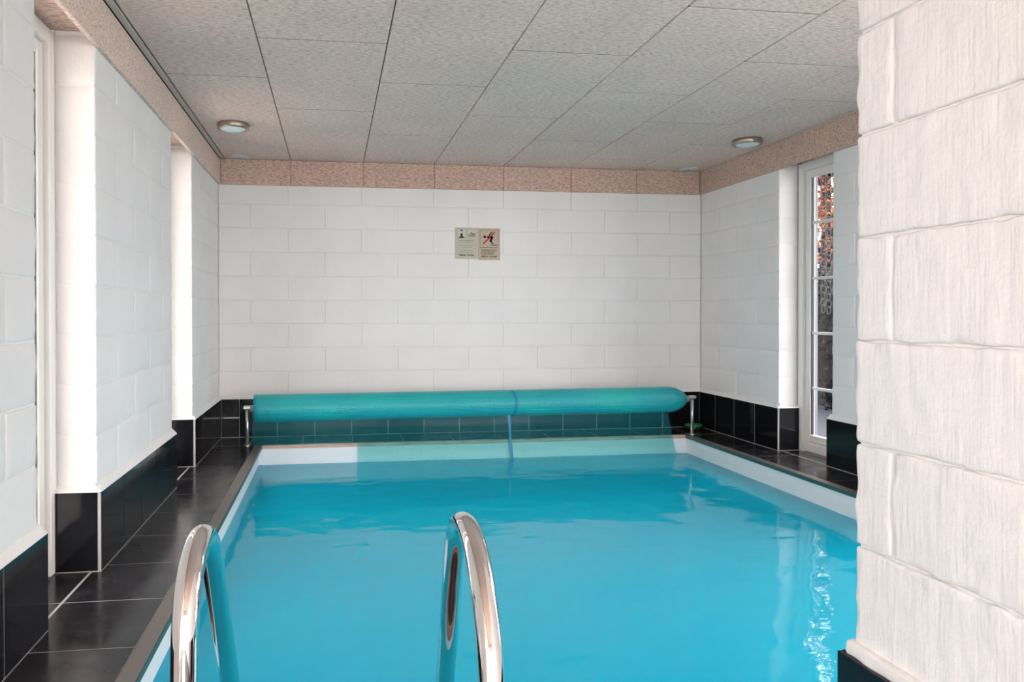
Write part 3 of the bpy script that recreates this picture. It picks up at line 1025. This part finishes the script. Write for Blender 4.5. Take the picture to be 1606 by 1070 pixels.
for k in range(5):
    for j in range(3):
        uu = c - .010 + k * .005
        f.rect(uu - .0006 + (k - 2) * .0006 * j, uu + .0006 + (k - 2) * .0006 * j, .2225 + j * .0055, .2255 + j * .0055, y)
f.m.build('shower_spray', M_grey_print, sg)
f = Flat(); random.seed(3)
for v_, half in ((.157, .064), (.143, .062), (.113, .064), (.098, .048), (.071, .048), (.056, .057)):
    uu = .100 - half
    while uu < .100 + half - .004:             # tiny lettering too small to read in the photograph
        ww = random.uniform(.003, .0085); ww = min(ww, .100 + half - uu)
        f.rect(uu, uu + ww, v_ - .0014, v_ + .0017, y)
        if random.random() < .5: f.rect(uu + ww * .3, uu + ww * .3 + .0012, v_ - .0014, v_ + .0038, y)
        uu += ww + random.choice((.0012, .0012, .003))
f.m.build('small_print', M_grey_print, sg)['kind'] = 'stuff'


def logo(parent, cx, v_, wid, material):
    w1 = wid * .40
    text_mesh('dans', .024, cx - wid / 2 + w1 / 2, v_, y, material, parent, w1, .0008)
    text_mesh('mmer', .024, cx + wid / 2 - wid * .46 / 2 + .002, v_, y, material, parent, wid * .44, .0008)
    g_ = Flat(); su = cx - wid / 2 + w1 + wid * .075
    for k in range(9):
        a = math.pi * (k / 8)
        g_.line([(su + .0065 * math.cos(a), v_ + .006 + .0065 * math.sin(a)), (su + .0095 * math.cos(a), v_ + .006 + .0095 * math.sin(a))], .0012, y)
    for k in range(12):
        a0 = 2 * math.pi * k / 12; a1 = 2 * math.pi * (k + 1) / 12
        g_.poly([(su + .0032 * math.cos(a0), v_ + .006 + .0032 * math.sin(a0)), (su + .0048 * math.cos(a0), v_ + .006 + .0048 * math.sin(a0)),
                 (su + .0048 * math.cos(a1), v_ + .006 + .0048 * math.sin(a1)), (su + .0032 * math.cos(a1), v_ + .006 + .0032 * math.sin(a1))][::-1], y)
    g_.m.build('logo_sun', material, parent)
logo(sg, .100, .026, .128, M_brown_print)
for v_ in (.006, .2615):
    f = Flat(); f.disc(.097, v_, .0022, y); f.m.build('screw', M_brown_print, sg)

# right sign
SW2, SH2 = .190, .272
sg2 = tag(empty('wall_sign', (1.5815, -.003, 1.476)), 'tan no diving sign with a diver crossed out in red, right one of the pair', 'sign')
link('sign_plate', bevbox(SW2, .004, SH2, .0008, M_sign_b), sg2, (SW2 / 2, 0, SH2 / 2))
f = Flat(); f.frame(.014, .172, .104, .258, .0022, y); f.m.build('pictogram_border', M_brown_print, sg2)
f = Flat()
f.line([(.043, .142), (.142, .241)], .017, fy - .0001); f.m.build('red_bar_halo', M_pink_print, sg2)
f = Flat(); yk = fy - .0004
f.disc(.055, .198, .0115, yk, 24)                                  # head
f.line([(.084, .196), (.122, .196)], .019, yk)                      # back
f.line([(.094, .212), (.117, .238)], .009, yk)                      # arms
f.line([(.122, .196), (.105, .163)], .019, yk)                      # thigh
f.line([(.105, .163), (.126, .141)], .010, yk)                      # shin
f.rect(.104, .164, .1265, .1325, yk)                                # board
f.m.build('pictogram', M_black_print, sg2)
f = Flat(); f.line([(.045, .140), (.140, .236)], .0095, fy - .0007); f.m.build('red_bar', M_red_print, sg2)
f = Flat(); f.line(wave(.026, .162, .108, .0018, 9), .0022, y - .0002); f.m.build('water_line', M_brown_print, sg2)
for k, (txt, ww) in enumerate((('Kopfspringen verboten', .136), ('Hovedspring forbudt', .118), ('Diving prohibited', .112))):
    text_mesh(txt, .0155, .024 + ww / 2, .082 - k * .0165, y, M_black_print, sg2, ww, .0003)
logo(sg2, .094, .024, .138, M_brown_print)
for v_ in (.007, .265):
    f = Flat(); f.disc(.093, v_, .0022, y); f.m.build('screw', M_brown_print, sg2)

# ------------------------------------------------------------------ green dish in the corner
t = tag(empty('plastic_ring', (3.46, -.17, 0)), 'bright green plastic ring standing on the deck in the back right corner', 'ring')
MB().lathe([(.030, .0), (.050, .0), (.066, .010), (.070, .034), (.062, .036), (.056, .014), (.030, .008)], (0, 0, 0), 36).build('dish', M_plastic_black, t, True)
MB().lathe([(.058, .036), (.070, .034), (.073, .040), (.070, .046), (.058, .046), (.055, .041), (.058, .036)], (0, 0, 0), 36).build('rim', M_green, t, True)

# ------------------------------------------------------------------ outside
gr = MB(); gr.box(-30, 30, -30, 30, -.30, -.14)
# the lawn must not fill the pool: ring of four slabs
gr = MB(); gr.box(-30, -.96, -30, 30, -.3, -.14); gr.box(7.6, 30, -30, 30, -.3, -.14); gr.box(-.96, 3.984, .26, 30, -.3, -.14); gr.box(-.96, 7.6, -30, -8.91, -.3, -.14); gr.box(4.0, 7.6, -8.91, -5.31, -.3, -.14)
tag(gr.build('gravel_yard', M_lawn), 'gravel yard around the pool house, made pale to bounce daylight inside', 'yard', kind='structure')  # unseen ground made pale so it bounces daylight up to the ceiling
tag(MB().box(3.985, 7.6, -5.3, 30, -.3, -.14).build('terrace', M_paving), 'bluish grey paving outside the right window', 'terrace', kind='structure')


def leaves(cx, cy, cz, rx_, ry_, rz_, n_, size, seed, box=False):
    rnd = random.Random(seed); m = MB()
    for _ in range(n_):
        if box: p = Vector((cx + rnd.uniform(-rx_, rx_), cy + rnd.uniform(-ry_, ry_), cz + rnd.uniform(-rz_, rz_)))
        else:
            while True:
                q = Vector((rnd.uniform(-1, 1), rnd.uniform(-1, 1), rnd.uniform(-1, 1)))
                if .2 < q.length < 1: break
            p = Vector((cx + q.x * rx_, cy + q.y * ry_, cz + q.z * rz_))
        a = Vector((rnd.gauss(0, 1), rnd.gauss(0, 1), rnd.gauss(0, 1))).normalized()
        b = a.cross(Vector((rnd.gauss(0, 1), rnd.gauss(0, 1), rnd.gauss(0, 1)))).normalized()
        s = size * rnd.uniform(.6, 1.3)
        m.add([p - a * s, p + b * s * .45 - a * s * .2, p + a * s * .4 + b * s * .3, p + a * s, p + a * s * .4 - b * s * .3, p - b * s * .45 - a * s * .2],
              [(0, 1, 2, 3, 4, 5)])
    return m


tree = tag(empty('autumn_tree', (8.7, 5.5, -.14)), 'autumn tree with orange and red leaves outside the right window', 'tree')
def on_tree(o):
    o.parent = tree; o.matrix_parent_inverse = Matrix.Translation((-8.7, -5.5, .14)); return o
on_tree(MB().tube([(8.7, 5.5, -.14), (8.65, 5.45, 1.2), (8.75, 5.5, 2.4), (8.7, 5.6, 4.2)], [.14, .12, .1, .05], 12).build('trunk', M_bark, None, True))
rnd = random.Random(5)
for k in range(16):
    a = rnd.uniform(0, 6.28); z0 = rnd.uniform(1.6, 3.6); ln = rnd.uniform(.7, 1.4)
    p0 = Vector((8.7, 5.5, z0)); p1 = p0 + Vector((math.cos(a) * ln * .5, math.sin(a) * ln * .5, .15)); p2 = p0 + Vector((math.cos(a) * ln, math.sin(a) * ln, .5))
    on_tree(MB().tube([p0, p1, p2], [.04, .028, .01], 8).build('branch', M_bark, None, True))
lv = on_tree(leaves(8.7, 5.5, 3.25, 1.45, 3.0, 1.6, 5200, .068, 1).build('foliage', M_autumn)); lv['kind'] = 'stuff'
hedge = tag(empty('hedge', (6.2, 2.6, -.14)), 'dark hedge below the autumn tree outside the right window', 'hedge')
def on_hedge(o):
    o.parent = hedge; o.matrix_parent_inverse = Matrix.Translation((-6.2, -2.6, .14)); return o
h_ = MB(); h_.box(6.4, 6.9, -3, 6.5, -.14, 1.40)
on_hedge(h_.build('inner_growth', M_bark))
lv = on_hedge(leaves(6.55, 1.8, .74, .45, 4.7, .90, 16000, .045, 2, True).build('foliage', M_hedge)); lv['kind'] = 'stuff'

# roof; unseen eaves added over the long sides to cut skylight at the windows
rf = MB(); rf.box(-1.95, 4.60, -9.3, .75, 2.46, 2.62); rf.box(-1.95, -.951, -9.3, .75, 2.27, 2.46); rf.box(3.981, 4.60, -9.3, .75, 2.27, 2.46)
tag(rf.build('roof', M_batten), 'flat roof with unseen eaves added to shade the pool house windows', 'roof', kind='structure')

# rain chain hanging from the eaves outside the right window
rc = tag(empty('rain_chain', (4.25, -.80, 2.22)), 'dark rain chain hanging from the gutter outside the right window', 'rain chain')
link('outlet', bevbox(.16, .10, .10, .01, M_plastic_black), rc, (0, 0, .0))
ch = MB(); z = -.05
k = 0
while z > -1.15:
    pts = []
    for q in range(13):
        a = 2 * math.pi * q / 12
        dx = math.cos(a) * .022; dz = math.sin(a) * .032
        pts.append((dx, 0, z - .03 + dz) if k % 2 == 0 else (0, dx, z - .03 + dz))
    ch.tube(pts, .0045, 6, False); z -= .052; k += 1
ch.build('links', M_plastic_black, rc, True)
ch2 = MB(); ch2.v = [(v_[0] + .055, v_[1] + .01, v_[2] * 1.0 - .012) for v_ in ch.v]; ch2.f = list(ch.f)
ch2.build('links', M_plastic_black, rc, True)

print('objects', len(bpy.data.objects))
